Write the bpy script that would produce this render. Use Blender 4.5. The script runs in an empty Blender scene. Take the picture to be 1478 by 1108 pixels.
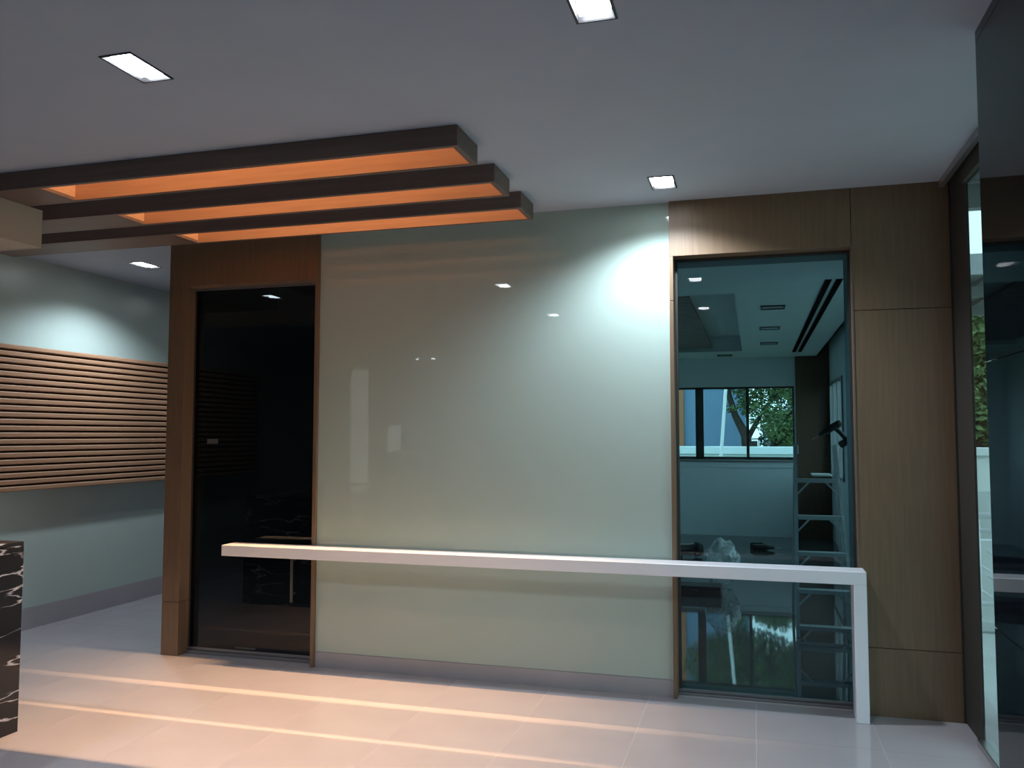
import bpy, bmesh, math, random
from mathutils import Vector, Matrix
random.seed(7)
S = bpy.context.scene
COL = S.collection
H = 2.973           # lobby ceiling height
HI = 2.75           # ceiling height of the room behind the glass

# ------------------------------------------------------------------ camera
cam = bpy.data.cameras.new('camera'); cam.sensor_width = 36.0; cam.sensor_fit = 'HORIZONTAL'
cam.lens = 36.0 * 1214.375 / 1478.0; cam.clip_start = 0.05; cam.clip_end = 300
co = bpy.data.objects.new('camera', cam); COL.objects.link(co)
a_, b_, c_ = [math.radians(t) for t in (16.006, 3.462, 0.038)]
fw = Vector((-math.sin(a_)*math.cos(b_), math.cos(a_)*math.cos(b_), math.sin(b_)))
rt = Vector((math.cos(a_), math.sin(a_), 0)); up = rt.cross(fw)
r2 = rt*math.cos(c_) + up*math.sin(c_); u2 = up*math.cos(c_) - rt*math.sin(c_)
m = Matrix.Identity(4)
for i in range(3):
    m[i][0] = r2[i]; m[i][1] = u2[i]; m[i][2] = -fw[i]
m[0][3], m[1][3], m[2][3] = 0.0, -5.154, 1.55
co.matrix_world = m
S.camera = co

# ------------------------------------------------------------------ world, exposure
SKY_STRENGTH = 3.2
DOWN_W = 72.0       # downlights that light the lobby
WASH_W = 96.0       # the two downlights close to a wall
TROUGH_W = 60.0     # warm line lamps in the beams
w = bpy.data.worlds.new('overcast_sky'); S.world = w; w.use_nodes = True
nt = w.node_tree; bg = nt.nodes['Background']
bg.inputs[0].default_value = (0.86, 0.95, 1.0, 1); bg.inputs[1].default_value = SKY_STRENGTH
S.view_settings.view_transform = 'Standard'; S.view_settings.look = 'None'
S.view_settings.gamma = 1.0; S.view_settings.use_curve_mapping = False
S.view_settings.exposure = 0.0

# ------------------------------------------------------------------ materials
def mat(name, col, rough=0.5, spec=0.5, metal=0.0, coat=0.0, emit=None, es=0.0):
    M = bpy.data.materials.new(name); M.use_nodes = True
    b = M.node_tree.nodes['Principled BSDF']
    b.inputs['Base Color'].default_value = (*col, 1); b.inputs['Roughness'].default_value = rough
    b.inputs['Specular IOR Level'].default_value = spec; b.inputs['Metallic'].default_value = metal
    b.inputs['Coat Weight'].default_value = coat
    if emit:
        b.inputs['Emission Color'].default_value = (*emit, 1); b.inputs['Emission Strength'].default_value = es
    return M

def noisy(name, c1, c2, scale=(1, 1, 1), nscale=5.0, detail=4.0, rough=0.5, spec=0.5, bump=0.0, lo=0.35, hi=0.65, coat=0.0):
    M = mat(name, c1, rough, spec, coat=coat); t = M.node_tree; b = t.nodes['Principled BSDF']
    tc = t.nodes.new('ShaderNodeTexCoord'); mp = t.nodes.new('ShaderNodeMapping'); mp.inputs['Scale'].default_value = scale
    n = t.nodes.new('ShaderNodeTexNoise'); n.inputs['Scale'].default_value = nscale; n.inputs['Detail'].default_value = detail
    r = t.nodes.new('ShaderNodeValToRGB'); r.color_ramp.elements[0].position = lo; r.color_ramp.elements[1].position = hi
    r.color_ramp.elements[0].color = (*c1, 1); r.color_ramp.elements[1].color = (*c2, 1)
    t.links.new(tc.outputs['Object'], mp.inputs['Vector']); t.links.new(mp.outputs['Vector'], n.inputs['Vector'])
    t.links.new(n.outputs['Fac'], r.inputs['Fac']); t.links.new(r.outputs['Color'], b.inputs['Base Color'])
    if bump:
        bp = t.nodes.new('ShaderNodeBump'); bp.inputs['Strength'].default_value = bump; bp.inputs['Distance'].default_value = 0.01
        t.links.new(n.outputs['Fac'], bp.inputs['Height']); t.links.new(bp.outputs['Normal'], b.inputs['Normal'])
    return M

def glass(name, tint, ior=1.5, rough=0.0):
    """thin tinted pane: each face of the pane tints once, the outer face reflects by Fresnel"""
    M = bpy.data.materials.new(name); M.use_nodes = True; t = M.node_tree
    t.nodes.remove(t.nodes['Principled BSDF']); out = t.nodes['Material Output']
    tr = t.nodes.new('ShaderNodeBsdfTransparent'); tr.inputs[0].default_value = (*tint, 1)
    gl = t.nodes.new('ShaderNodeBsdfGlossy'); gl.inputs['Roughness'].default_value = rough
    fr = t.nodes.new('ShaderNodeFresnel'); fr.inputs['IOR'].default_value = ior
    ge = t.nodes.new('ShaderNodeNewGeometry')
    inv = t.nodes.new('ShaderNodeMath'); inv.operation = 'SUBTRACT'; inv.inputs[0].default_value = 1.0
    mu = t.nodes.new('ShaderNodeMath'); mu.operation = 'MULTIPLY'
    mx = t.nodes.new('ShaderNodeMixShader')
    t.links.new(ge.outputs['Backfacing'], inv.inputs[1]); t.links.new(fr.outputs[0], mu.inputs[0]); t.links.new(inv.outputs[0], mu.inputs[1])
    t.links.new(mu.outputs[0], mx.inputs[0]); t.links.new(tr.outputs[0], mx.inputs[1]); t.links.new(gl.outputs[0], mx.inputs[2])
    t.links.new(mx.outputs[0], out.inputs['Surface'])
    return M

def marble(name):
    M = mat(name, (0.01, 0.01, 0.013), 0.12, 0.5); t = M.node_tree; b = t.nodes['Principled BSDF']
    tc = t.nodes.new('ShaderNodeTexCoord'); mp = t.nodes.new('ShaderNodeMapping')
    mp.inputs['Rotation'].default_value = (math.radians(38), 0, 0); mp.inputs['Scale'].default_value = (1.0, 0.8, 4.2)
    nz = t.nodes.new('ShaderNodeTexNoise'); nz.inputs['Scale'].default_value = 2.1; nz.inputs['Detail'].default_value = 6
    nz.inputs['Distortion'].default_value = 0.25
    sub = t.nodes.new('ShaderNodeMath'); sub.operation = 'SUBTRACT'; sub.inputs[1].default_value = 0.5
    ab = t.nodes.new('ShaderNodeMath'); ab.operation = 'ABSOLUTE'
    r = t.nodes.new('ShaderNodeValToRGB'); e = r.color_ramp.elements
    e[0].position = 0.0; e[0].color = (0.6, 0.6, 0.63, 1); e[1].position = 0.017; e[1].color = (0.012, 0.012, 0.016, 1)
    n2 = t.nodes.new('ShaderNodeTexNoise'); n2.inputs['Scale'].default_value = 4.0
    r2_ = t.nodes.new('ShaderNodeValToRGB'); r2_.color_ramp.elements[0].position = 0.42; r2_.color_ramp.elements[1].position = 0.54
    mx = t.nodes.new('ShaderNodeMix'); mx.data_type = 'RGBA'; mx.inputs[6].default_value = (0.012, 0.012, 0.016, 1)
    L = t.links.new
    L(tc.outputs['Object'], mp.inputs[0]); L(mp.outputs[0], nz.inputs['Vector']); L(nz.outputs['Fac'], sub.inputs[0]); L(sub.outputs[0], ab.inputs[0])
    L(ab.outputs[0], r.inputs[0]); L(tc.outputs['Object'], n2.inputs['Vector']); L(n2.outputs['Fac'], r2_.inputs[0])
    L(r2_.outputs[0], mx.inputs[0]); L(r.outputs[0], mx.inputs[7]); L(mx.outputs[2], b.inputs['Base Color'])
    return M

WOOD = noisy('brown_wood_laminate', (0.185, 0.120, 0.070), (0.22, 0.144, 0.086), (14, 14, 0.6), 6, 5, 0.42, 0.4, lo=0.3, hi=0.7)
WOODX = noisy('brown_wood_laminate_long', (0.165, 0.118, 0.098), (0.20, 0.145, 0.120), (0.5, 9, 9), 6, 5, 0.5, 0.35, lo=0.3, hi=0.7)
TROUGH = noisy('honey_wood_lining', (0.50, 0.315, 0.20), (0.57, 0.365, 0.235), (0.5, 9, 9), 6, 4, 0.6, 0.2, lo=0.3, hi=0.7)
SLAT = noisy('light_wood_slat', (0.36, 0.20, 0.115), (0.47, 0.275, 0.165), (14, 0.6, 14), 5, 5, 0.45, 0.35, lo=0.3, hi=0.7)
SLATBACK = mat('dark_slat_backing', (0.05, 0.028, 0.018), 0.8, 0.2)
PGLASS = mat('pale_green_painted_glass', (0.455, 0.56, 0.50), 0.02, 0.5)
PSATIN = mat('pale_green_satin_glass', (0.50, 0.60, 0.55), 0.28, 0.5)
CEIL = noisy('grey_ceiling_paint', (0.44, 0.50, 0.58), (0.455, 0.515, 0.595), (1, 1, 1), 3, 2, 0.85, 0.2)
PAINT = noisy('grey_wall_paint', (0.46, 0.48, 0.50), (0.49, 0.51, 0.53), (1, 1, 1), 3, 2, 0.8, 0.2)
TILE = noisy('polished_porcelain_tile', (0.395, 0.370, 0.385), (0.42, 0.395, 0.41), (1, 1, 1), 2.5, 5, 0.07, 0.5)
GROUT = mat('tile_grout', (0.50, 0.475, 0.485), 0.8, 0.2)
SKIRT = noisy('porcelain_skirting', (0.40, 0.38, 0.40), (0.43, 0.41, 0.43), (1, 1, 1), 3, 3, 0.3, 0.4)
WHITE = noisy('white_solid_surface', (0.86, 0.87, 0.91), (0.88, 0.89, 0.93), (1, 1, 1), 3, 2, 0.35, 0.4)
BEIGE = noisy('cream_paint', (0.48, 0.44, 0.35), (0.51, 0.47, 0.38), (1, 1, 1), 3, 2, 0.7, 0.2)
MARBLE = marble('black_white_veined_marble')
BLACKGL = mat('black_gloss_panel', (0.005, 0.007, 0.011), 0.03, 0.25)
DARKFR = mat('dark_bronze_frame', (0.05, 0.046, 0.040), 0.6, 0.25)
GREYMET = mat('grey_aluminium', (0.33, 0.33, 0.34), 0.35, 0.5, metal=0.7)
STEEL = mat('brushed_steel', (0.55, 0.56, 0.57), 0.3, 0.5, metal=1.0)
HOUSING = mat('charcoal_lamp_housing', (0.03, 0.03, 0.035), 0.5, 0.4)
LAMPW = mat('cool_white_lamp', (0.9, 0.9, 0.9), 0.5, 0.3, emit=(0.90, 0.96, 1.0), es=26.0)
LAMPOFF = mat('lamp_switched_off', (0.10, 0.11, 0.12), 0.4, 0.4)
LAMPWARM = mat('warm_white_line_lamp', (0.9, 0.8, 0.6), 0.5, 0.3, emit=(1.0, 0.60, 0.32), es=12.0)
DOORGL = glass('teal_tinted_door_glass', (0.63, 0.80, 0.83))
DARKGL = glass('near_black_door_glass', (0.165, 0.175, 0.18))
WINGL = glass('pale_window_glass', (0.84, 0.92, 0.93))
SMOKE = glass('smoked_window_glass', (0.56, 0.57, 0.55))
FACGL = glass('facade_glass', (0.60, 0.72, 0.73))
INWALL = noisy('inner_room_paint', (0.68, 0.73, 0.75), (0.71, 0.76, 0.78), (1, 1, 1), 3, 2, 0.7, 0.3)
INFLOOR = noisy('inner_polished_floor', (0.06, 0.064, 0.066), (0.07, 0.074, 0.076), (1, 1, 1), 2, 3, 0.03, 0.6)
INWOOD = noisy('dark_brown_wood', (0.10, 0.058, 0.036), (0.14, 0.082, 0.052), (9, 9, 0.5), 6, 4, 0.5, 0.3)
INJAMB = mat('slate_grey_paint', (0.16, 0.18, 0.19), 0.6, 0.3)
DARKROOM = mat('unlit_room_black', (0.03, 0.03, 0.03), 0.9, 0.1)  # near-black colour stands in for the lack of light in the room
BLACK = mat('black_plastic', (0.012, 0.012, 0.013), 0.45, 0.4)
SLOTBLACK = mat('matt_black_slot', (0.002, 0.002, 0.002), 0.9, 0.0)
ALU = mat('dull_aluminium', (0.42, 0.43, 0.44), 0.4, 0.5, metal=0.6)
HANDLE = mat('dark_grey_handle', (0.10, 0.105, 0.105), 0.4, 0.4)
PAPER = mat('white_paper', (0.8, 0.8, 0.78), 0.8, 0.2)
BAGM = glass('clear_plastic_film', (0.86, 0.88, 0.88), 1.8, 0.15)
_t = BAGM.node_tree; _o = _t.nodes['Material Output']; _s = _o.inputs['Surface'].links[0].from_socket
_d = _t.nodes.new('ShaderNodeBsdfDiffuse'); _d.inputs[0].default_value = (0.85, 0.87, 0.88, 1)
_m = _t.nodes.new('ShaderNodeMixShader'); _n = _t.nodes.new('ShaderNodeTexNoise'); _n.inputs['Scale'].default_value = 9
_r = _t.nodes.new('ShaderNodeMapRange'); _r.inputs['From Min'].default_value = 0.4; _r.inputs['From Max'].default_value = 0.7; _r.inputs['To Min'].default_value = 0.10; _r.inputs['To Max'].default_value = 0.45
_t.links.new(_n.outputs['Fac'], _r.inputs['Value']); _t.links.new(_r.outputs[0], _m.inputs[0]); _t.links.new(_s, _m.inputs[1]); _t.links.new(_d.outputs[0], _m.inputs[2]); _t.links.new(_m.outputs[0], _o.inputs['Surface'])
BLUEW = noisy('blue_grey_building_paint', (0.17, 0.27, 0.40), (0.19, 0.295, 0.43), (1, 1, 1), 0.7, 3, 0.8, 0.2)
FENCE = noisy('white_boundary_paint', (0.70, 0.76, 0.78), (0.76, 0.82, 0.84), (1, 1, 1), 1.5, 4, 0.8, 0.2)
ORANGE = mat('rust_orange_paint', (0.42, 0.17, 0.08), 0.7, 0.3)
BARK = noisy('tree_bark', (0.028, 0.024, 0.02), (0.06, 0.05, 0.04), (3, 3, 1), 6, 5, 0.9, 0.1, bump=0.4)
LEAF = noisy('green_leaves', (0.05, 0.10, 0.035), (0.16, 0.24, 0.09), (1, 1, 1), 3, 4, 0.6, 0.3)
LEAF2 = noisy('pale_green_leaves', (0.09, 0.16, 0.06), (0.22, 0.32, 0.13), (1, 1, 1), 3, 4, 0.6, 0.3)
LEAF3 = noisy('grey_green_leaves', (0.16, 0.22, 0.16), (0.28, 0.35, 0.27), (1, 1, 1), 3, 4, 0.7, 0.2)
DECK = noisy('pale_outdoor_paving', (0.50, 0.53, 0.52), (0.58, 0.61, 0.60), (1, 1, 1), 3, 4, 0.6, 0.3)
GRASS = noisy('outdoor_ground', (0.12, 0.15, 0.08), (0.20, 0.21, 0.13), (1, 1, 1), 3, 4, 0.9, 0.1)
ROOFM = noisy('grey_canopy_soffit', (0.30, 0.33, 0.35), (0.34, 0.37, 0.39), (1, 1, 1), 3, 3, 0.6, 0.3)
RAILM = mat('white_painted_rail', (0.75, 0.78, 0.80), 0.4, 0.4)

# ------------------------------------------------------------------ helpers
def tag(o, label=None, cat=None, group=None, kind=None):
    if label: o['label'] = label
    if cat: o['category'] = cat
    if group: o['group'] = group
    if kind: o['kind'] = kind
    return o

def thing(name, loc, label, cat, group=None, kind=None):
    o = bpy.data.objects.new(name, None); COL.objects.link(o); o.location = loc
    o.empty_display_size = 0.1
    return tag(o, label, cat, group, kind)

def wloc(o):
    v = Vector((0, 0, 0))
    while o: v += o.location; o = o.parent
    return v

def link(name, me, mt, parent, org):
    """org: world origin of the mesh"""
    o = bpy.data.objects.new(name, me); COL.objects.link(o)
    if mt and not me.materials: me.materials.append(mt)
    if parent: o.parent = parent; o.location = Vector(org) - wloc(parent)
    else: o.location = org
    return o

CACHE = {}
def box_mesh(sx, sy, sz, mt, bev):
    k = (round(sx, 4), round(sy, 4), round(sz, 4), mt.name, bev)
    if k in CACHE: return CACHE[k]
    bm = bmesh.new(); bmesh.ops.create_cube(bm, size=1)
    bmesh.ops.scale(bm, vec=(sx, sy, sz), verts=bm.verts)
    if bev: bmesh.ops.bevel(bm, geom=bm.edges[:], offset=min(bev, 0.45*min(sx, sy, sz)), segments=1, affect='EDGES')
    me = bpy.data.meshes.new('box'); bm.to_mesh(me); bm.free(); me.materials.append(mt); CACHE[k] = me
    return me

def box(name, x0, x1, y0, y1, z0, z1, mt, parent=None, bev=0.0, **kw):
    me = box_mesh(abs(x1-x0), abs(y1-y0), abs(z1-z0), mt, bev)
    o = link(name, me, mt, parent, ((x0+x1)/2, (y0+y1)/2, (z0+z1)/2))
    return tag(o, **kw) if kw else o

def mesh_of(bm, mt, smooth=False):
    me = bpy.data.meshes.new('mesh'); bm.normal_update(); bm.to_mesh(me); bm.free()
    if mt: me.materials.append(mt)
    if smooth:
        for p in me.polygons: p.use_smooth = True
    return me

def bm_box(bm, x0, x1, y0, y1, z0, z1):
    r = bmesh.ops.create_cube(bm, size=1)
    for v in r['verts']:
        v.co = Vector(((x0+x1)/2 + v.co.x*(x1-x0), (y0+y1)/2 + v.co.y*(y1-y0), (z0+z1)/2 + v.co.z*(z1-z0)))
    return r['verts']

def bm_tube(bm, pts, rad, n=8, cap=True):
    pts = [Vector(p) for p in pts]
    if not isinstance(rad, (list, tuple)): rad = [rad]*len(pts)
    rings = []
    for i, p in enumerate(pts):
        d = (pts[min(i+1, len(pts)-1)] - pts[max(i-1, 0)]).normalized()
        s = d.cross(Vector((0, 0, 1)) if abs(d.z) < 0.9 else Vector((1, 0, 0))).normalized(); t = s.cross(d)
        rings.append([bm.verts.new(p + rad[i]*(math.cos(2*math.pi*k/n)*s + math.sin(2*math.pi*k/n)*t)) for k in range(n)])
    for a, b in zip(rings, rings[1:]):
        for k in range(n): bm.faces.new((a[k], a[(k+1) % n], b[(k+1) % n], b[k]))
    if cap:
        bm.faces.new(rings[0][::-1]); bm.faces.new(rings[-1])
    bmesh.ops.recalc_face_normals(bm, faces=bm.faces[:])

def tube(name, pts, rad, mt, parent=None, n=8, smooth=True, **kw):
    o0 = Vector(pts[0]); bm = bmesh.new(); bm_tube(bm, [Vector(p)-o0 for p in pts], rad, n)
    o = link(name, mesh_of(bm, mt, smooth), mt, parent, o0)
    return tag(o, **kw) if kw else o

def obox(name, p0, p1, wd, th, mt, parent=None, ref=(0, 0, 1), **kw):
    """a bar of rectangular section from p0 to p1"""
    p0, p1 = Vector(p0), Vector(p1); d = (p1-p0); L = d.length; d.normalize()
    s = d.cross(Vector(ref))
    if s.length < 1e-3: s = d.cross(Vector((1, 0, 0)))
    s.normalize(); t = s.cross(d); bm = bmesh.new(); vs = []
    for e in (0, 1):
        for (i, j) in ((-1, -1), (1, -1), (1, 1), (-1, 1)):
            vs.append(bm.verts.new(d*L*e + s*wd/2*i + t*th/2*j))
    for f in ((0, 1, 2, 3), (7, 6, 5, 4), (0, 4, 5, 1), (1, 5, 6, 2), (2, 6, 7, 3), (3, 7, 4, 0)): bm.faces.new([vs[q] for q in f])
    bmesh.ops.recalc_face_normals(bm, faces=bm.faces[:])
    o = link(name, mesh_of(bm, mt), mt, parent, p0)
    return tag(o, **kw) if kw else o

def holed(name, x0, x1, y0, y1, z, th, holes, mt, flip=False, parent=None):
    """a horizontal slab (z to z+th) with rectangular holes cut through it"""
    xs = sorted({x0, x1, *[h[0] for h in holes], *[h[1] for h in holes]}); xs = [x for x in xs if x0 <= x <= x1]
    ys = sorted({y0, y1, *[h[2] for h in holes], *[h[3] for h in holes]}); ys = [y for y in ys if y0 <= y <= y1]
    bm = bmesh.new(); V = {}
    def vt(x, y):
        if (x, y) not in V: V[(x, y)] = bm.verts.new((x-x0, y-y0, 0))
        return V[(x, y)]
    for i in range(len(xs)-1):
        for j in range(len(ys)-1):
            cx, cy = (xs[i]+xs[i+1])/2, (ys[j]+ys[j+1])/2
            if any(h[0] < cx < h[1] and h[2] < cy < h[3] for h in holes): continue
            bm.faces.new((vt(xs[i], ys[j]), vt(xs[i], ys[j+1]), vt(xs[i+1], ys[j+1]), vt(xs[i+1], ys[j])))
    g = bmesh.ops.extrude_face_region(bm, geom=bm.faces[:])
    bmesh.ops.translate(bm, vec=(0, 0, th), verts=[v for v in g['geom'] if isinstance(v, bmesh.types.BMVert)])
    bmesh.ops.recalc_face_normals(bm, faces=bm.faces[:])
    return link(name, mesh_of(bm, mt), mt, parent, (x0, y0, z))

def wall_holed(name, plane, c0, c1, u0, u1, z0, z1, holes, mt, parent=None):
    """a vertical slab; plane 'x' (spans y) or 'y' (spans x); holes (u0,u1,z0,z1)"""
    us = sorted({u0, u1, *[h[0] for h in holes], *[h[1] for h in holes]})
    zs = sorted({z0, z1, *[h[2] for h in holes], *[h[3] for h in holes]})
    bm = bmesh.new(); V = {}
    def vt(u, z):
        if (u, z) not in V: V[(u, z)] = bm.verts.new((u-u0, 0, z-z0) if plane == 'y' else (0, u-u0, z-z0))
        return V[(u, z)]
    for i in range(len(us)-1):
        for j in range(len(zs)-1):
            cu, cz = (us[i]+us[i+1])/2, (zs[j]+zs[j+1])/2
            if any(h[0] < cu < h[1] and h[2] < cz < h[3] for h in holes): continue
            bm.faces.new((vt(us[i], zs[j]), vt(us[i+1], zs[j]), vt(us[i+1], zs[j+1]), vt(us[i], zs[j+1])))
    g = bmesh.ops.extrude_face_region(bm, geom=bm.faces[:])
    d = (0, c1-c0, 0) if plane == 'y' else (c1-c0, 0, 0)
    bmesh.ops.translate(bm, vec=d, verts=[v for v in g['geom'] if isinstance(v, bmesh.types.BMVert)])
    bmesh.ops.recalc_face_normals(bm, faces=bm.faces[:])
    return link(name, mesh_of(bm, mt), mt, parent, (u0, c0, z0) if plane == 'y' else (c0, u0, z0))

def struct(o, label, cat): return tag(o, label, cat, kind='structure')

# ------------------------------------------------------------------ layout numbers
XL = -5.594          # left glass wall
XP0, XP1 = -4.053, -3.913      # left wooden post
D1 = (-3.913, -2.876)          # left door opening
D2 = (-0.455, 0.555)           # right door opening
XG = (-2.850, -0.478)          # painted glass panel
XF = 1.08                      # facade plane
DOORTOP = 2.615; DOORTOP2 = 2.634
YW = -0.026                    # face of the wood
BEAMY = [(-1.587, -1.292), (-1.013, -0.728), (-0.490, -0.203)]
LIPS = [(0.026, 0.026), (0.026, 0.026), (0.030, 0.016)]   # front and back lip of each beam
BX0, BX1 = -5.30, -1.285
TX0, TX1 = -3.68, -1.315       # open part of the beams
ZB = 2.874
DL = [(-2.28, -2.49), (-0.495, -2.49), (-4.764, -2.45), (-2.27, -4.55), (-0.52, -4.30)]
DH = [(-4.765, 2.45), (-2.30, 4.90)]
DC = (-0.472, -0.428); DD = (-4.895, 0.72)
HX, HY = 0.066, 0.117          # half size of a downlight

# ------------------------------------------------------------------ floor
floor = struct(box('floor', -8.6, 1.30, -10.6, 6.0, -0.16, -0.0008, GROUT), 'pale pinkish polished tile floor of the lobby', 'floor')
TX, TY, TS = -1.2225, -0.57, 0.605
for i in range(-11, 4):
    for j in range(-6, 11):
        x0, x1 = TX+i*TS, TX+(i+1)*TS; y0, y1 = TY+j*0.6, TY+(j+1)*0.6
        if x1 < -5.6 and y1 > -1.0: continue
        if y0 > 0.02 and (x0 > -2.1 or (y0 > 2.5 and x0 > -4.2)): continue
        x0 = max(x0, -8.6); x1 = min(x1, 1.09)
        if x1 > -2.05 and y1 > 0.1: y1 = 0.14
        if x1-x0 < 0.03 or y1-y0 < 0.03: continue
        g = 0.0012
        box('tile', x0+g, x1-g, y0+g, y1-g, -0.014, 0.0, TILE, floor)
t = box('tile_field', -8.6, 1.09, -10.6, TY-6*0.6, -0.014, 0.0, TILE, floor); t['kind'] = 'stuff'

# ------------------------------------------------------------------ ceiling of the lobby
holes = [(TX0, TX1, y0+q[0], y1-q[1]) for (y0, y1), q in zip(BEAMY, LIPS)]
for x, y in DL+[DC, DD]+DH: holes.append((x-HX, x+HX, y-HY, y+HY))
ceiling = struct(holed('ceiling', -8.6, 1.018, -10.6, 6.0, H, 0.06, holes, CEIL), 'flat grey ceiling of the lobby with recessed downlights', 'ceiling')

# ------------------------------------------------------------------ main wall
wb = struct(box('wall_back', XG[0], XG[1], 0.012, 0.15, 0, H, PAINT), 'pale green glass wall panel between the two doors', 'wall')
box('glass_panel', XG[0], XG[1], 0.0, 0.012, 0.102, H, PGLASS, wb, label='glossy pale green back-painted glass')
struct(box('baseboard_back', XG[0], XG[1], -0.004, 0.012, 0, 0.10, SKIRT, bev=0.001), 'low grey porcelain skirting under the pale green glass panel', 'baseboard')

# left wooden portal
t1 = thing('trim_1', ((XP0+XG[0])/2, 0.05, 0), 'dark brown wooden surround of the black glass door', 'door surround', kind='structure')
box('post', XP0, XP1, YW, 0.15, 0, 0.370, WOOD, t1, 0.0015)
box('post', XP0, XP1, YW, 0.15, 0.373, H, WOOD, t1, 0.0015)
box('header', XP1, XG[0], YW, 0.15, DOORTOP, H, WOOD, t1, 0.0015)
box('jamb', D1[1], XG[0], YW, 0.15, 0, DOORTOP, WOOD, t1, 0.0015)
# right wooden portal with the wide panel
t2 = thing('trim_2', (0.3, 0.05, 0), 'brown wooden surround and wide panel beside the teal glass door', 'door surround', kind='structure')
box('jamb', XG[1], D2[0], YW, 0.15, 0, 2.36, WOOD, t2, 0.0015)
box('jamb', XG[1], D2[0], YW, 0.15, 2.363, DOORTOP2, WOOD, t2, 0.0015)
box('header', XG[1], D2[1]-0.001, YW, 0.15, DOORTOP2, H, WOOD, t2, 0.0015)
for z0, z1 in ((0, 0.370), (0.373, 2.258), (2.261, H)):
    box('panel', D2[1]+0.002, 1.067, YW, 0.15, z0, z1, WOOD, t2, 0.0015)
box('edge_trim', 1.0675, 1.0782, YW-0.001, 0.15, 0, H, DARKFR, t2)
box('edge_bead', D2[1]-0.004, D2[1]+0.004, YW-0.003, YW+0.02, 0.0, DOORTOP2, WOODX, t2)

# left black door
d1 = thing('door_1', ((D1[0]+D1[1])/2, 0.1, 0), 'near-black glass door behind the left end of the white rail', 'door', kind='structure')
gy = 0.088
box('glass_pane', D1[0]+0.012, D1[1]-0.008, gy, gy+0.012, 0.042, DOORTOP-0.018, DARKGL, d1)
box('top_rail', D1[0], D1[1], gy-0.006, gy+0.02, DOORTOP-0.018, DOORTOP, GREYMET, d1)
box('bottom_rail', D1[0], D1[1], gy-0.006, gy+0.02, 0.022, 0.042, GREYMET, d1, 0.002)
box('threshold', D1[0], D1[1], gy-0.03, gy+0.05, 0.0, 0.020, GREYMET, d1, 0.002)
box('side_frame', D1[0], D1[0]+0.012, gy-0.004, gy+0.02, 0.022, DOORTOP, DARKFR, d1)
box('side_frame', D1[1]-0.008, D1[1], gy-0.004, gy+0.02, 0.022, DOORTOP, DARKFR, d1)
hd = tube('handle', [(-3.062, gy-0.045, 0.405), (-3.062, gy-0.045, 0.74)], 0.010, HANDLE, d1, 10)
for z in (0.46, 0.69): tube('standoff', [(-3.062, gy-0.045, z), (-3.062, gy+0.001, z)], 0.007, HANDLE, hd, 8)
box('lock_plate', -3.52, -3.36, gy-0.006, gy-0.001, 0.055, 0.066, HANDLE, d1)
box('sticker', -3.79, -3.70, gy-0.0015, gy-0.0004, 1.485, 1.520, HANDLE, d1)
# dark room behind it
struct(box('wall_hall_back', XL, -2.05, 6.0, 6.1, 0, H, PAINT), 'far wall of the dim hall behind the black glass door', 'wall')
struct(box('wall_hall_right', -2.05, -1.95, 0.15, 6.0, 0, H, PAINT), 'partition between the dim hall and the inner room', 'wall')
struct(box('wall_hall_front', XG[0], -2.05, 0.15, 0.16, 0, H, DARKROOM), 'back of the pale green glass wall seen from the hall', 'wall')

# right teal door
d2 = thing('door_2', ((D2[0]+D2[1])/2, 0.1, 0), 'teal tinted glass door with a view into an unfinished room', 'door', kind='structure')
box('glass_pane', D2[0]+0.016, D2[1]-0.010, gy, gy+0.012, 0.030, DOORTOP2-0.016, DOORGL, d2)
box('top_rail', D2[0], D2[1], gy-0.006, gy+0.02, DOORTOP2-0.016, DOORTOP2, DARKFR, d2)
box('bottom_rail', D2[0], D2[1], gy-0.006, gy+0.02, 0.014, 0.030, GREYMET, d2, 0.002)
box('threshold', D2[0], D2[1], gy-0.03, gy+0.05, 0.0, 0.013, GREYMET, d2, 0.002)
box('side_frame', D2[0], D2[0]+0.016, gy-0.004, gy+0.02, 0.014, DOORTOP2, DARKFR, d2)
box('side_frame', D2[1]-0.010, D2[1], gy-0.004, gy+0.02, 0.014, DOORTOP2, DARKFR, d2)

# ------------------------------------------------------------------ left glass wall of the corridor
wl = struct(box('wall_left', XL-0.15, XL-0.012, -1.0, 6.0, 0, H, PAINT), 'pale green glass wall of the corridor on the left', 'wall')
box('glass_panel', XL-0.012, XL, -1.0, 6.0, 0.17, H, PSATIN, wl)
struct(box('baseboard_left', XL-0.012, XL+0.006, -1.0, 6.0, 0, 0.168, SKIRT, bev=0.001), 'grey skirting along the foot of the corridor wall', 'baseboard')

sp = thing('slatted_panel', (XL, 1.0, 1.105), 'light wooden panel of horizontal slats on the corridor wall', 'wall panel')
z0, z1, ns = 1.105, 2.252, 22
box('backing', XL+0.001, XL+0.075, -0.95, 3.4, z0+0.004, z1-0.004, SLATBACK, sp)
pt = (z1-z0)/ns
for k in range(ns):
    box('slat', XL+0.076, XL+0.112, -0.95, 3.4, z0+k*pt+0.0075, z0+(k+1)*pt-0.0075, SLAT, sp, 0.007)

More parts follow.
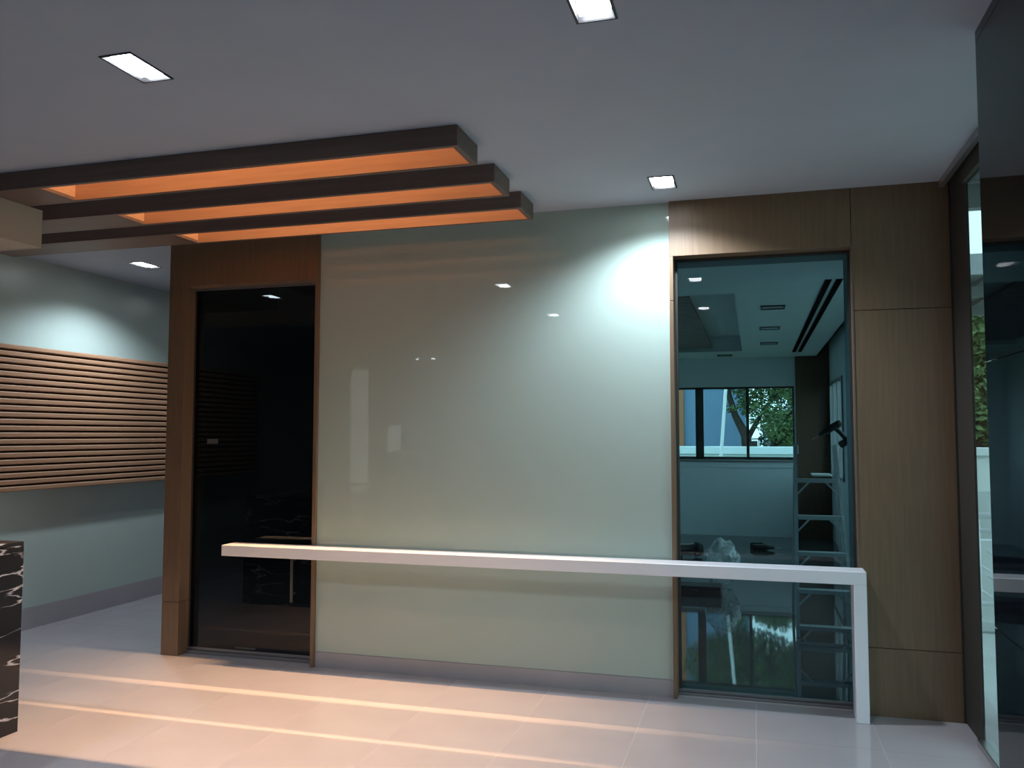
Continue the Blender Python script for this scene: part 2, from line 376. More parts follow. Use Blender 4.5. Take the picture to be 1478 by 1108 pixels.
# ------------------------------------------------------------------ ceiling beams with warm line lamps
blab = ['long dark brown ceiling beam nearest the camera, glowing orange inside',
        'middle one of the three long brown ceiling beams with orange troughs',
        'long brown ceiling beam closest to the pale green glass wall']
TOPZ = ZB + 1.86  # unseen shaft above the ceiling, made this deep to narrow the floor bands
for (y0, y1), lab, lip in zip(BEAMY, blab, LIPS):
    b = thing('ceiling_beam', ((BX0+BX1)/2, (y0+y1)/2, ZB), lab, 'ceiling beam', 'three lit beams under the ceiling')
    f, k = y0+lip[0], y1-lip[1]
    zt = H-0.001
    box('front_board', BX0, BX1, y0, f, ZB, zt, WOODX, b, 0.0015)
    box('back_board', BX0, BX1, k, y1, ZB, zt, WOODX, b, 0.0015)
    box('end_board', TX1, BX1, f, k, ZB, zt, WOODX, b, 0.0015)
    box('underside_board', BX0, TX0, f, k, ZB, ZB+0.02, WOODX, b, 0.0015)
    box('end_lining', TX0-0.012, TX0, f, k, ZB+0.02, TOPZ, TROUGH, b)
    box('end_lining', TX1, TX1+0.012, f, k, zt+0.004, TOPZ, TROUGH, b)
    box('side_lining', TX0, TX1, f-0.012, f+0.0005, ZB+0.003, TOPZ, TROUGH, b)
    box('side_lining', TX0, TX1, k-0.0005, k+0.012, ZB+0.003, TOPZ, TROUGH, b)
    box('cover', TX0-0.012, TX1+0.012, f-0.012, k+0.012, TOPZ, TOPZ+0.02, TROUGH, b)
    yc = (f+k)/2
    box('line_lamp', TX0+0.06, TX1-0.06, yc-0.012, yc+0.012, TOPZ-0.03, TOPZ-0.004, LAMPWARM, b)
    ld = bpy.data.lights.new('beam_line_light', 'AREA'); ld.shape = 'RECTANGLE'; ld.size = TX1-TX0-0.14; ld.size_y = 0.022
    ld.energy = TROUGH_W; ld.color = (1.0, 0.585, 0.30); ld.spread = math.radians(68)
    lo = bpy.data.objects.new('beam_line_light', ld); COL.objects.link(lo); lo.parent = b
    lo.location = Vector(((TX0+TX1)/2, yc, TOPZ-0.034)) - wloc(b)

# ------------------------------------------------------------------ downlights
def downlight(x, y, label, watt, angle, blend, on=True, z=H):
    d = thing('downlight', (x, y, z), label, 'downlight', 'recessed rectangular downlights')
    bm = bmesh.new()
    o, i, hgt = 0.0, 0.010, 0.085
    # open-bottomed dark housing inside the hole, with a thin rim just below the ceiling
    for (ax0, ax1, ay0, ay1, az0, az1) in ((-HX, -HX+0.003, -HY, HY, -0.002, hgt), (HX-0.003, HX, -HY, HY, -0.002, hgt),
            (-HX, HX, -HY, -HY+0.003, -0.002, hgt), (-HX, HX, HY-0.003, HY, -0.002, hgt), (-HX, HX, -HY, HY, hgt, hgt+0.004),
            (-HX-0.006, -HX+0.003, -HY-0.006, HY+0.006, -0.004, -0.0005), (HX-0.003, HX+0.006, -HY-0.006, HY+0.006, -0.004, -0.0005),
            (-HX, HX, -HY-0.006, -HY+0.003, -0.004, -0.0005), (-HX, HX, HY-0.003, HY+0.006, -0.004, -0.0005)):
        bm_box(bm, ax0, ax1, ay0, ay1, az0, az1)
    link('housing', mesh_of(bm, HOUSING), HOUSING, d, (x, y, z))
    for s in (-1, 1):
        bm = bmesh.new(); vv = bm_box(bm, -0.054, 0.054, -0.054, 0.054, -0.02, 0.02)
        bmesh.ops.bevel(bm, geom=[e for e in bm.edges if abs(e.verts[0].co.z-e.verts[1].co.z) > 0.01], offset=0.026, segments=4, affect='EDGES')
        link('lamp', mesh_of(bm, LAMPW if on else LAMPOFF), None, d, (x, y+s*0.0555, z+0.022))
    if on and watt:
        ld = bpy.data.lights.new('downlight_spot', 'SPOT'); ld.energy = watt; ld.spot_size = math.radians(angle); ld.spot_blend = blend
        ld.shadow_soft_size = 0.045; ld.color = (0.76, 0.88, 1.0)
        lo = bpy.data.objects.new('downlight_spot', ld); COL.objects.link(lo); lo.parent = d; lo.location = (0, 0, -0.012)
    return d
downlight(*DL[0], 'bright downlight in front of the ceiling beams, at the upper left', DOWN_W, 110, 0.5)
downlight(*DL[1], 'bright downlight cut off by the top of the picture', DOWN_W, 110, 0.5)
downlight(*DL[2], 'unseen downlight added above the reception desk to brighten the left post', DOWN_W*1.4, 110, 0.5)  # added lamp without a known source, brightens the left wooden post
downlight(*DL[3], 'downlight behind the camera, mirrored in the middle of the green glass', DOWN_W*0.6, 110, 0.5)
downlight(*DL[4], 'downlight behind the camera, mirrored in the teal door', DOWN_W*0.6, 110, 0.5)
downlight(*DC, 'downlight close to the wall above the teal glass door corner', WASH_W*1.4, 142, 0.65)
downlight(*DD, 'downlight over the corridor with the slatted panel', WASH_W*1.15, 140, 0.6)

downlight(*DH[0], 'downlight in the dim hall seen through the black glass door', 14, 110, 0.5)
downlight(*DH[1], 'downlight deep in the hall, mirrored above the slatted panel', 14, 110, 0.5)
for x, lab in ((-5.97, 'tiny ceiling spotlight far behind the camera, mirrored as the left of two dots'), (-5.65, 'tiny ceiling spotlight far behind the camera, mirrored as the right of two dots')):
    q = thing('spotlight', (x, -9.3, H), lab, 'spotlight', 'pair of tiny spotlights behind the camera')
    bm = bmesh.new(); bmesh.ops.create_cone(bm, cap_ends=True, segments=16, radius1=0.045, radius2=0.05, depth=0.02)
    link('rim', mesh_of(bm, GREYMET), None, q, (x, -9.3, H-0.0105))
    bm = bmesh.new(); bmesh.ops.create_cone(bm, cap_ends=True, segments=16, radius1=0.034, radius2=0.034, depth=0.004)
    link('lamp', mesh_of(bm, LAMPW), None, q, (x, -9.3, H-0.0225))

# ------------------------------------------------------------------ hanging bulkhead over the reception desk
bk = thing('hanging_bulkhead', (-4.7, -1.7, 2.65), 'cream boxed bulkhead hanging under the beams at the left edge', 'bulkhead')
box('right_board', -4.05, -4.03, -2.15, -1.195, 2.65, ZB, BEIGE, bk, 0.001)
box('back_board', -5.28, -4.05, -1.215, -1.195, 2.65, ZB, BEIGE, bk, 0.001)
box('front_board', -5.28, -4.05, -2.15, -2.13, 2.65, ZB, BEIGE, bk, 0.001)
box('left_board', -5.30, -5.28, -2.15, -1.195, 2.65, ZB, BEIGE, bk, 0.001)
box('underside_board', -5.28, -4.05, -2.13, -1.215, 2.652, 2.672, BEIGE, bk)
box('hanger', -5.28, -4.05, -2.10, -2.06, ZB, H-0.001, BEIGE, bk)

# reception desk
rd = thing('reception_desk', (-4.2, -2.4, 0), 'black marble reception desk with white veins at the left edge', 'desk')
box('end_panel', -3.76, -3.73, -3.4, -1.535, 0.0, 0.965, MARBLE, rd, 0.001)
box('front_panel', -4.55, -3.76, -1.565, -1.535, 0.0, 0.965, MARBLE, rd, 0.001)
box('back_panel', -4.55, -3.76, -3.4, -3.37, 0.0, 0.965, MARBLE, rd, 0.001)
box('top', -4.55, -3.73, -3.40, -1.535, 0.966, 0.985, MARBLE, rd, 0.002)

# ------------------------------------------------------------------ white rail in front of the doors
rl = thing('white_rail', (-1.45, -0.11, 0), 'long white counter rail with one leg in front of the glass doors', 'rail')
CY0, CY1 = -0.186, -0.030
bm = bmesh.new()
box('bar', -3.464, 0.576, CY0, CY1, 0.736, 0.808, WHITE, rl, 0.003)
box('leg', 0.509, 0.576, CY0, CY1, 0.0, 0.736, WHITE, rl, 0.003)

# ------------------------------------------------------------------ facade on the right
wr = struct(box('wall_right', 1.0784, XF+0.010, -0.365, 0.148, 0, H, DARKFR), 'dark narrow wall return between wood panel and facade glass', 'wall')
w1 = thing('window_1', (XF, -1.2, 0), 'floor-to-ceiling facade glass beside the black column', 'window', kind='structure')
box('glass_pane', XF+0.001, XF+0.009, -2.2, -0.365, 0.035, 2.86, FACGL, w1)
box('bottom_rail', XF-0.03, XF+0.04, -2.2, -0.365, 0.0, 0.035, STEEL, w1, 0.003)
box('top_rail', XF-0.02, XF+0.02, -2.2, -0.365, 2.86, H, DARKFR, w1)
struct(box('trim_3', 1.018, 1.045, -10.6, YW-0.001, H-0.035, H+0.06, GREYMET), 'light metal strip where the ceiling meets the facade', 'ceiling trim')
struct(box('trim_4', 1.045, XF+0.1, -10.6, YW-0.001, H-0.012, H+0.06, DARKFR), 'dark recess strip above the facade glass', 'ceiling trim')
cl = thing('black_column', (0.93, -2.6, 0), 'glossy black column cladding at the right edge of the picture', 'column')
for z0, z1 in ((0, 0.90), (0.903, 1.80), (1.803, H-0.04)):
    box('panel', 0.774, 0.80, -3.3, -1.922, z0, z1, BLACKGL, cl, 0.001)
    box('panel', 0.80, 1.10, -1.948, -1.922, z0, z1, BLACKGL, cl, 0.001)
box('panel', 0.774, 1.018, -3.3, -1.922, H-0.039, H-0.0005, BLACKGL, cl)
# rest of the lobby, behind and beside the camera
struct(box('wall_right_lobby', XF, XF+0.12, -10.6, -2.2, 0, H, PAINT), 'plain lobby wall beside and behind the camera', 'wall')
struct(wall_holed('wall_front', 'y', -10.75, -10.6, -8.75, XF+0.12, 0, H, [(-8.05, -7.58, 0.52, 2.90), (-7.20, -6.86, 1.24, 1.75)], PAINT), 'lobby wall behind the camera with two small windows', 'wall')
w4 = thing('window_2', (-7.8, -10.65, 0.52), 'tall narrow window behind the camera, faintly mirrored in the green glass', 'window', kind='structure')
box('glass_pane', -8.05, -7.58, -10.67, -10.66, 0.52, 2.90, SMOKE, w4)
w5 = thing('window_3', (-7.0, -10.65, 1.24), 'small square window behind the camera', 'window', kind='structure')
box('glass_pane', -7.20, -6.86, -10.67, -10.66, 1.24, 1.75, SMOKE, w5)
struct(box('wall_left_lobby', -8.75, -8.6, -10.6, -1.0, 0, H, PAINT), 'plain left wall of the lobby out of view', 'wall')
struct(box('wall_left_return', -8.75, XL-0.012, -1.0, -0.9, 0, H, PAINT), 'short return wall behind the reception desk', 'wall')

# ------------------------------------------------------------------ room behind the teal door
IX0, IX1, IY1 = -1.95, 1.115, 8.4
fi = struct(box('floor_inner_room', IX0, IX1, 0.14, IY1, -0.12, 0.0, INFLOOR), 'dark polished floor of the room behind the teal door', 'floor')
TR = (-1.8, -0.14, 2.2, 7.3)
struct(holed('ceiling_inner_room', IX0, 0.93, 0.15, IY1, HI, 0.06, [TR], INWALL), 'ceiling of the room behind the teal door with a dark tray recess', 'ceiling')
cp = struct(box('ceiling_curtain_pocket', 0.93, IX1, 0.15, IY1, 2.95, 3.0, DARKFR), 'dark curtain pocket along the window wall of the inner room', 'ceiling')
box('pocket_side', 0.915, 0.93, 0.15, IY1, HI+0.06, 2.95, INWALL, cp)
tr = thing('ceiling_tray', (-1.0, 4.7, 2.95), 'dark recessed tray with wooden slats in the inner room ceiling', 'ceiling tray', kind='structure')
box('tray_top', TR[0]-0.02, TR[1]+0.02, TR[2]-0.02, TR[3]+0.02, 2.97, 2.99, INWALL, tr)
for nm, a in (('tray_side', (TR[1], TR[1]+0.02, TR[2]-0.02, TR[3]+0.02)), ('tray_side', (TR[0]-0.02, TR[0], TR[2]-0.02, TR[3]+0.02)),
              ('tray_side', (TR[0], TR[1], TR[3], TR[3]+0.02)), ('tray_side', (TR[0], TR[1], TR[2]-0.02, TR[2]))):
    box(nm, *a, HI+0.001, 2.97, INWALL, tr)
bm = bmesh.new()
for k in range(42):
    y = TR[2]+0.05+k*0.12; bm_box(bm, 0, 1.2, y, y+0.085, 0, 0.03)
o = link('slatted_board', mesh_of(bm, INWOOD), INWOOD, tr, (-1.75, 0, 2.80)); o['kind'] = 'stuff'
sd = thing('slot_diffuser', (0.61, 4.6, HI), 'long black twin-slot air diffuser in the inner room ceiling', 'air vent')
for x in (0.545, 0.625):
    box('slot', x+0.003, x+0.052, 1.7, 7.6, HI-0.004, HI-0.0005, SLOTBLACK, sd)
    box('slot_side', x, x+0.003, 1.7, 7.6, HI-0.009, HI-0.0005, GREYMET, sd); box('slot_side', x+0.052, x+0.055, 1.7, 7.6, HI-0.009, HI-0.0005, GREYMET, sd)
for (x, y, lab) in ((0.19, 3.05, 'nearest unlit ceiling fitting beside the slot diffuser'), (0.19, 4.66, 'middle unlit ceiling fitting beside the slot diffuser'),
                    (0.21, 6.29, 'farthest unlit ceiling fitting beside the slot diffuser'), (-0.40, 7.85, 'unlit ceiling fitting between tray and far window')):
    v = thing('ceiling_fitting', (x, y, HI), lab, 'ceiling light', 'unlit fittings in the inner room')
    for (q0, q1, p0, p1) in ((-0.11, 0.11, -0.11, -0.09), (-0.11, 0.11, 0.09, 0.11), (-0.11, -0.09, -0.09, 0.09), (0.09, 0.11, -0.09, 0.09)):
        box('frame', x+q0, x+q1, y+p0, y+p1, HI-0.012, HI-0.0005, DARKFR, v)
    box('diffuser', x-0.09, x+0.09, y-0.09, y+0.09, HI-0.006, HI-0.0005, LAMPOFF, v)
# back wall with window
WX0, WX1, WZ0, WZ1 = -1.5, 0.602, 1.168, 2.30
struct(wall_holed('wall_inner_back', 'y', IY1, IY1+0.15, IX0-0.15, IX1+0.03, -0.1, 3.2, [(WX0, WX1, WZ0, WZ1)], INWALL), 'far wall of the inner room around the wide window', 'wall')
struct(box('wall_inner_wood', 0.626, IX1, IY1-0.03, IY1-0.001, 0, 2.95, INWOOD), 'dark brown wooden wall panel right of the far window', 'wall')
struct(box('wall_inner_left', IX0-0.1, IX0, 6.0, IY1, 0, 3.1, INWALL), 'left wall of the inner room hidden from view', 'wall')
RW = (6.45, 8.20, 0.95, 2.32); RW2 = (1.2, 5.6, 0.60, 2.40)
struct(wall_holed('wall_inner_right', 'x', IX1, IX1+0.03, 0.15, IY1, -0.1, 3.2, [RW, RW2], INWALL), 'window wall of the inner room on the right', 'wall')
struct(box('wall_inner_front', IX0, IX1, 0.15, 0.165, DOORTOP2+0.001, 3.2, INWALL), 'strip of wall above the inside of the teal door', 'wall')
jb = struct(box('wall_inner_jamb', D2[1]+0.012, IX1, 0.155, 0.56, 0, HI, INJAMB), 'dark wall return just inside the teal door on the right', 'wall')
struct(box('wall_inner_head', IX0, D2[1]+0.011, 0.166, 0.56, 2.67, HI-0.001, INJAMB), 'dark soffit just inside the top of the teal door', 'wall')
wn = thing('window_4', (-0.4, IY1+0.05, WZ0), 'wide dark-framed window of the inner room facing the tree', 'window', kind='structure')
fy0, fy1 = IY1+0.03, IY1+0.09
box('frame_bottom', WX0, WX1, fy0, fy1, WZ0, WZ0+0.045, DARKFR, wn)
box('frame_top', WX0, WX1, fy0, fy1, WZ1-0.03, WZ1, DARKFR, wn)
box('frame_side', WX1-0.025, WX1, fy0, fy1, WZ0, WZ1, DARKFR, wn)
box('mullion', -0.880, -0.757, fy0, fy1, WZ0, WZ1, DARKFR, wn)
box('mullion', -0.110, -0.066, fy0, fy1, WZ0, WZ1, DARKFR, wn)
for x0, x1 in ((WX0, -0.880), (-0.757, -0.110), (-0.066, WX1-0.025)):
    box('glass_pane', x0, x1, fy0+0.025, fy0+0.033, WZ0+0.045, WZ1-0.03, WINGL, wn)
box('sill', WX0, WX1+0.03, IY1-0.06, IY1+0.03, WZ0-0.035, WZ0-0.002, GREYMET, wn, 0.003)
box('sill_board', WX0, WX1+0.02, IY1-0.03, IY1-0.001, WZ0-0.12, WZ0-0.036, INWALL, wn, 0.003)
wn2 = thing('window_5', (IX1+0.05, 7.3, RW[2]), 'narrow view of a side window behind the stepladder', 'window', kind='structure')
for y0, y1 in ((RW[0], RW[0]+0.05), (7.0, 7.06), (7.6, 7.66), (RW[1]-0.05, RW[1])): box('mullion', IX1-0.02, IX1+0.025, y0, y1, RW[2], RW[3], GREYMET, wn2)
box('frame_bottom', IX1-0.02, IX1+0.025, RW[0], RW[1], RW[2], RW[2]+0.04, GREYMET, wn2); box('frame_top', IX1-0.02, IX1+0.025, RW[0], RW[1], RW[3]-0.04, RW[3], GREYMET, wn2)
box('glass_pane', IX1+0.002, IX1+0.010, RW[0]+0.05, RW[1]-0.05, RW[2]+0.04, RW[3]-0.04, WINGL, wn2)

wn3 = thing('window_6', (IX1, 3.4, RW2[2]), 'unseen side window added to brighten the inner room, hidden by the door jamb', 'window', kind='structure')  # this window and its opening are added to let more daylight in
for y0, y1 in ((RW2[0], RW2[0]+0.05), (2.6, 2.65), (4.1, 4.15), (RW2[1]-0.05, RW2[1])): box('mullion', IX1-0.02, IX1+0.025, y0, y1, RW2[2], RW2[3], GREYMET, wn3)
box('glass_pane', IX1+0.002, IX1+0.010, RW2[0]+0.05, RW2[1]-0.05, RW2[2], RW2[3], WINGL, wn3)

# ------------------------------------------------------------------ stepladder
ld_ = thing('stepladder', (0.48, 2.1, 0), 'aluminium stepladder standing inside behind the teal glass door', 'ladder')
LT = 1.47
def lx(z, side):   # x of a front rail at height z
    return (0.318 - 0.010*(LT-z)) if side < 0 else (0.612 + 0.075*(LT-z))
def ly(z): return 1.98 - 0.14*(LT-z)
for s in (-1, 1):
    obox('rail', (lx(0, s), ly(0), 0.0), (lx(LT, s), ly(LT), LT), 0.026, 0.055, ALU, ld_, ref=(0, 1, 0))
    obox('rear_rail', (lx(0, s), 2.62, 0.0), (lx(LT, s), 2.05, LT-0.02), 0.022, 0.03, ALU, ld_, ref=(0, 1, 0))
for z in (1.195, 0.909, 0.632, 0.350, 0.08):
    st = box('step', lx(z, -1), lx(z, 1), ly(z)-0.04, ly(z)+0.04, z-0.02, z+0.012, ALU, ld_, 0.002)
    for s in (-1, 1):
        x0 = lx(z, s); obox('brace', (x0-s*0.10, ly(z)-0.035, z-0.012), (lx(z-0.11, s)-s*0.004, ly(z-0.11)-0.030, z-0.115), 0.014, 0.006, ALU, st, ref=(0, 1, 0))
for z in (0.22,): box('rear_brace', lx(z, -1), lx(z, 1), 2.62-0.57*z/LT-0.012, 2.62-0.57*z/LT+0.012, z-0.012, z+0.012, ALU, ld_)
box('tool_shelf', 0.45, 0.60, 2.05, 2.30, 1.22, 1.235, PAPER, ld_, 0.003, label='white tool shelf')
box('top_cap', 0.318, 0.340, 1.94, 2.05, 1.40, LT+0.0, ALU, ld_, 0.004)
# cordless drill on top of the right rail
def drill(name, org, rotz, label, scale=1.0, tilt=0.0):
    d = thing(name, org, label, 'drill', 'black cordless drills')
    d.rotation_euler = (0, tilt, rotz); d.scale = (scale,)*3
    def sub(nm, bm, mt): 
        o = bpy.data.objects.new(nm, mesh_of(bm, mt, False)); COL.objects.link(o); o.parent = d; return o
    bm = bmesh.new(); bm_tube(bm, [(-0.09, 0, 0.19), (-0.07, 0, 0.19), (0.04, 0, 0.19), (0.07, 0, 0.19)], [0.022, 0.031, 0.031, 0.022], 12); sub('motor_body', bm, BLACK)
    bm = bmesh.new(); bm_tube(bm, [(0.07, 0, 0.19), (0.10, 0, 0.19), (0.125, 0, 0.19)], [0.020, 0.018, 0.008], 12); sub('chuck', bm, HOUSING)
    bm = bmesh.new(); bm_tube(bm, [(0.125, 0, 0.19), (0.19, 0, 0.19)], 0.004, 6); sub('drill_bit', bm, STEEL)
    bm = bmesh.new(); bm_tube(bm, [(-0.02, 0, 0.18), (-0.035, 0, 0.12), (-0.045, 0, 0.055)], [0.022, 0.019, 0.021], 10); sub('grip', bm, BLACK)
    bm = bmesh.new(); bm_box(bm, -0.10, 0.03, -0.035, 0.035, 0.0, 0.058); bmesh.ops.bevel(bm, geom=bm.edges[:], offset=0.008, segments=2, affect='EDGES'); sub('battery', bm, BLACK)
    return d
drill('cordless_drill', (0.69, 1.985, LT-0.01), math.radians(172), 'black cordless drill perched on top of the stepladder', 0.92, math.radians(32))
tube('drill_cable', [(0.575, 1.97, 1.48), (0.56, 1.97, 1.44), (0.545, 1.96, 1.38)], 0.005, BLACK, None, 6, label='short black lead hanging off the ladder top', cat='cable')
# things on the inner floor
d_ = drill('cordless_drill', (0.06, 7.05, 0.03), math.radians(185), 'black cordless drill lying on the inner room floor', 1.35); d_.rotation_euler = (math.radians(88), 0, math.radians(4))
rb = thing('black_tube_roll', (-0.78, 5.8, 0), 'black tube with a collar lying on the inner floor by the plastic bag', 'tube')
tube('tube_body', [(-1.35, 5.62, 0.10), (-0.72, 5.88, 0.10)], 0.075, BLACK, rb, 14)
tube('collar', [(-0.74, 5.87, 0.10), (-0.66, 5.90, 0.10)], [0.095, 0.085], BLACK, rb, 14)
tube('stand', [(-0.95, 5.78, 0.0), (-0.95, 5.78, 0.06)], 0.06, BLACK, rb, 10)
bb = thing('black_case', (-0.6, 3.35, 0), 'flat black case lying on the floor just behind the teal door', 'case')
box('body', -1.10, -0.32, 3.22, 3.46, 0.0, 0.075, BLACK, bb, 0.012)
box('lid', -1.10, -0.32, 3.215, 3.465, 0.077, 0.098, BLACK, bb, 0.006)
tube('carry_handle', [(-0.75, 3.215, 0.06), (-0.73, 3.18, 0.06), (-0.57, 3.18, 0.06), (-0.55, 3.215, 0.06)], 0.008, BLACK, bb, 6)
bm = bmesh.new(); bmesh.ops.create_icosphere(bm, subdivisions=4, radius=1.0)
from mathutils import noise as mn
for v in bm.verts:
    p = v.co.copy(); k = 1 + 0.16*mn.noise(p*2.2) + 0.07*mn.noise(p*6.0) + 0.03*mn.noise(p*15)
    v.co = Vector((p.x*0.175*k, p.y*0.15*k, max(-0.235, p.z*0.24*k)))
bg_ = link('plastic_bag', mesh_of(bm, BAGM, True), BAGM, None, (-0.335, 3.85, 0.237))
tag(bg_, 'crumpled clear plastic bag puffed up on the inner floor', 'plastic bag')

# ------------------------------------------------------------------ outdoors
struct(box('ground', -40, 60, -30, 80, -0.9, -0.6, GRASS), 'ground outside the building', 'ground')
dk = struct(box('outdoor_landing', XF+0.1, 3.4, -6.0, 2.55, -0.6, -0.02, DECK), 'pale paved landing outside the facade glass', 'paving')
box('kerb', XF+0.1, 3.4, 2.40, 2.60, -0.02, 0.09, DECK, dk, 0.02)
# railing along the edge of the landing
rg = thing('railing', (2.0, 2.5, 0.09), 'white metal railing on the kerb outside the facade glass', 'railing')
for k in range(5): tube('post', [(1.30+k*0.43, 2.5, 0.09), (1.30+k*0.43, 2.5, 0.90)], 0.022, RAILM, rg, 8)
for z in (0.90, 0.78, 0.20): tube('rail', [(1.25, 2.5, z), (3.3, 2.5, z)], 0.018 if z < 0.9 else 0.026, RAILM, rg, 8)
for k in range(9): tube('brace', [(1.15+k*0.215, 2.5, 0.62), (1.15+k*0.215+0.24, 2.5, 0.45)], 0.010, RAILM, rg, 6)
for k in range(9): tube('brace', [(1.15+k*0.215, 2.5, 0.42), (1.15+k*0.215+0.24, 2.5, 0.25)], 0.010, RAILM, rg, 6)
# low walls and boundary wall
bw = struct(box('wall_boundary', -9, 14, 14.0, 14.15, -0.6, 1.20, FENCE), 'white boundary wall beyond the far window', 'wall')
box('coping', -9, 14, 13.94, 14.21, 1.13, 1.30, FENCE, bw, 0.01)
struct(box('wall_planter', 1.6, 9, 8.8, 9.0, -0.6, 0.72, FENCE), 'low pale blue wall beyond the railing', 'wall')
struct(box('wall_ramp', 1.5, 9, 5.0, 5.2, -0.6, 0.42, FENCE), 'lowest pale wall right behind the railing', 'wall')
# canopies over the landing
cn = thing('canopy', (2.2, -1.5, 3.0), 'grey ribbed canopy roof outside above the landing', 'canopy')
box('roof_sheet', XF+0.03, 3.6, -6.0, 0.28, 3.05, 3.10, ROOFM, cn)
for k in range(10): box('rib', XF+0.03, 3.6, -2.6+k*0.3, -2.56+k*0.3, 2.99, 3.05, ROOFM, cn)
box('fascia', XF+0.03, 3.6, 0.22, 0.30, 2.87, 3.10, ROOFM, cn)
cp2 = thing('carport_roof', (3.0, 7.5, 3.4), 'distant grey ribbed carport roof seen above the trees outside', 'roof')
box('roof_sheet', 1.7, 7.0, 5.9, 10.5, 3.60, 3.66, ROOFM, cp2)
box('fascia', 1.7, 7.0, 5.85, 5.95, 3.45, 3.70, ROOFM, cp2)
for k in range(14): obox('rib', (1.7+k*0.4, 5.95, 3.57), (1.7+k*0.4, 10.5, 3.57), 0.05, 0.06, GREYMET, cp2)
for k in range(2): box('beam', 1.7, 7.0, 7.3+k*1.9, 7.4+k*1.9, 3.40, 3.54, ROOFM, cp2)
for x in (6.6,): tube('column', [(x, 6.3, -0.6), (x, 6.3, 3.6)], 0.06, GREYMET, cp2)
tube('column', [(6.6, 10.2, -0.6), (6.6, 10.2, 3.6)], 0.06, GREYMET, cp2)
# blue building and rust column
bb_ = thing('blue_building', (-4, 24, -0.6), 'plain blue-grey building behind the white boundary wall', 'building')
box('wall', -9, -0.25, 22.0, 30.0, -0.6, 9.0, BLUEW, bb_)
box('roof_edge', -9.2, -0.20, 21.8, 30.2, 9.0, 9.3, FENCE, bb_)
box('corner_strip', -2.30, -2.12, 21.9, 22.0, -0.6, 9.0, ORANGE, bb_, label='rust orange vertical strip')
tube('leaning_pole', [(-0.775, 13.5, -0.6), (-0.69, 13.5, 1.0), (-0.545, 13.5, 2.8), (-0.40, 13.5, 4.6)], 0.035, RAILM, None, 8, label='white pole leaning against the boundary wall outside the window', cat='pole')
sg = thing('sign_post', (0.1, 17.5, -0.6), 'small white post with a dark sign board beyond the boundary wall', 'sign')
box('post', 0.10, 0.15, 17.5, 17.55, -0.6, 1.48, RAILM, sg); box('top_bar', -0.12, 0.15, 17.5, 17.55, 1.42, 1.48, RAILM, sg); box('board', -0.15, 0.09, 17.51, 17.54, 0.9, 1.40, DARKFR, sg)

def tree(loc, trunk, branches, blobs, label, leafmat, n=5000, size=0.10, seed=1):
    rnd = random.Random(seed)
    t = thing('tree', loc, label, 'tree', 'trees outside')
    o0 = Vector(loc)
    bm = bmesh.new(); bm_tube(bm, [Vector(p)-o0 for p, r in trunk], [r for p, r in trunk], 9)
    for br in branches: bm_tube(bm, [Vector(p)-o0 for p, r in br], [r for p, r in br], 7)
    link('trunk', mesh_of(bm, BARK, True), BARK, t, loc)
    vs, fs = [], []
    tot = sum(b[1][0]*b[1][1]*b[1][2] for b in blobs)
    for c, rr in blobs:
        for q in range(int(n*rr[0]*rr[1]*rr[2]/tot)):
            d = Vector((rnd.gauss(0, 1), rnd.gauss(0, 1), rnd.gauss(0, 1))).normalized()*(rnd.random()**0.45)
            p = Vector((c[0]+d.x*rr[0], c[1]+d.y*rr[1], c[2]+d.z*rr[2])) - o0
            u = Vector((rnd.gauss(0, 1), rnd.gauss(0, 1), rnd.gauss(0, 0.5))).normalized(); v = u.cross(Vector((rnd.gauss(0, 1), rnd.gauss(0, 1), rnd.gauss(0, 1)))).normalized()
            s = size*rnd.uniform(0.6, 1.3); k = len(vs)
            vs += [p-u*s, p+v*s*0.45, p+u*s, p-v*s*0.45]; fs.append((k, k+1, k+2, k+3))
    me = bpy.data.meshes.new('leaves'); me.from_pydata([tuple(v) for v in vs], [], fs); me.materials.append(leafmat)
    f = link('foliage', me, leafmat, t, loc); f['kind'] = 'stuff'
    return t
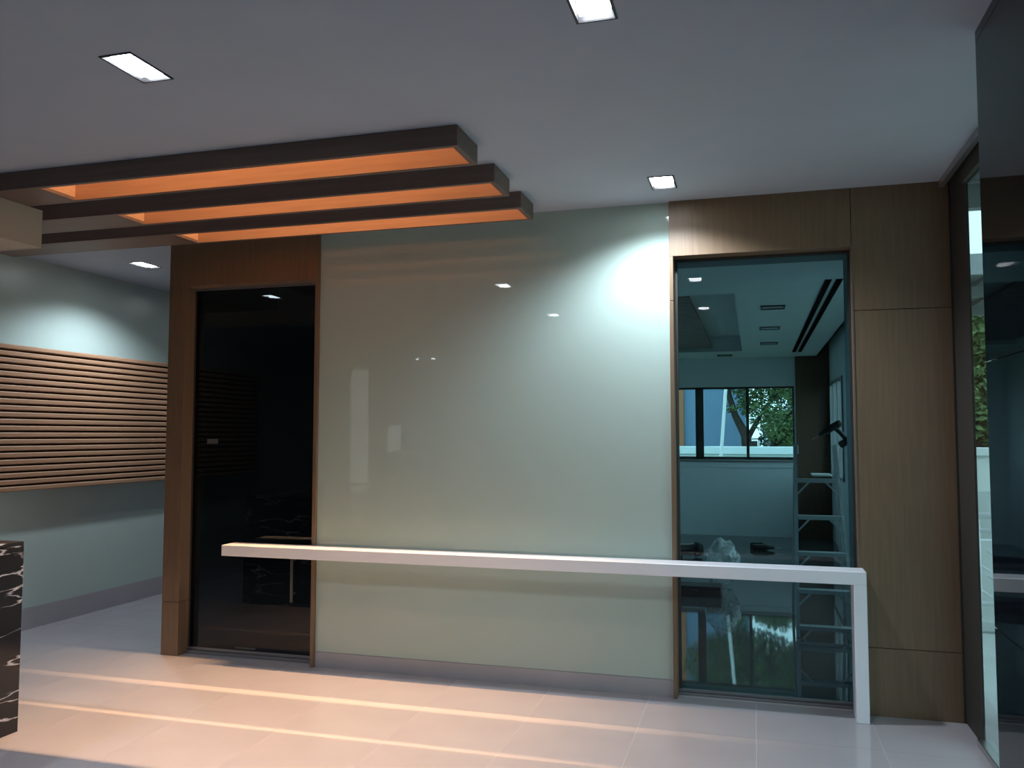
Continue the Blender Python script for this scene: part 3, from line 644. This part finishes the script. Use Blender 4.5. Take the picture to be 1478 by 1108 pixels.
tree((-0.1, 17.0, -0.6), [((-0.06, 17, -0.6), 0.20), ((-0.12, 17, 0.9), 0.16), ((-0.20, 17, 1.55), 0.12), ((-0.45, 17, 2.05), 0.085), ((-0.60, 17, 2.6), 0.07), ((-0.62, 17, 4.2), 0.04)],
     [[((-0.18, 17, 1.4), 0.08), ((0.20, 17.1, 2.1), 0.05), ((0.8, 17.2, 2.9), 0.03)]],
     [((-0.45, 17, 2.95), (0.40, 0.6, 0.40)), ((-0.1, 17.3, 2.5), (0.35, 0.5, 0.5)), ((0.25, 17.2, 2.15), (0.50, 0.6, 0.50)), ((0.55, 17.1, 2.85), (0.75, 0.8, 0.45)), ((-0.2, 17, 4.2), (1.6, 1.4, 0.9)), ((1.2, 17.4, 4.6), (1.4, 1.4, 0.8)), ((-0.50, 16.9, 2.25), (0.25, 0.3, 0.16))],
     'leafy tree with a leaning dark trunk outside the far window', LEAF, 28000, 0.055, 3)
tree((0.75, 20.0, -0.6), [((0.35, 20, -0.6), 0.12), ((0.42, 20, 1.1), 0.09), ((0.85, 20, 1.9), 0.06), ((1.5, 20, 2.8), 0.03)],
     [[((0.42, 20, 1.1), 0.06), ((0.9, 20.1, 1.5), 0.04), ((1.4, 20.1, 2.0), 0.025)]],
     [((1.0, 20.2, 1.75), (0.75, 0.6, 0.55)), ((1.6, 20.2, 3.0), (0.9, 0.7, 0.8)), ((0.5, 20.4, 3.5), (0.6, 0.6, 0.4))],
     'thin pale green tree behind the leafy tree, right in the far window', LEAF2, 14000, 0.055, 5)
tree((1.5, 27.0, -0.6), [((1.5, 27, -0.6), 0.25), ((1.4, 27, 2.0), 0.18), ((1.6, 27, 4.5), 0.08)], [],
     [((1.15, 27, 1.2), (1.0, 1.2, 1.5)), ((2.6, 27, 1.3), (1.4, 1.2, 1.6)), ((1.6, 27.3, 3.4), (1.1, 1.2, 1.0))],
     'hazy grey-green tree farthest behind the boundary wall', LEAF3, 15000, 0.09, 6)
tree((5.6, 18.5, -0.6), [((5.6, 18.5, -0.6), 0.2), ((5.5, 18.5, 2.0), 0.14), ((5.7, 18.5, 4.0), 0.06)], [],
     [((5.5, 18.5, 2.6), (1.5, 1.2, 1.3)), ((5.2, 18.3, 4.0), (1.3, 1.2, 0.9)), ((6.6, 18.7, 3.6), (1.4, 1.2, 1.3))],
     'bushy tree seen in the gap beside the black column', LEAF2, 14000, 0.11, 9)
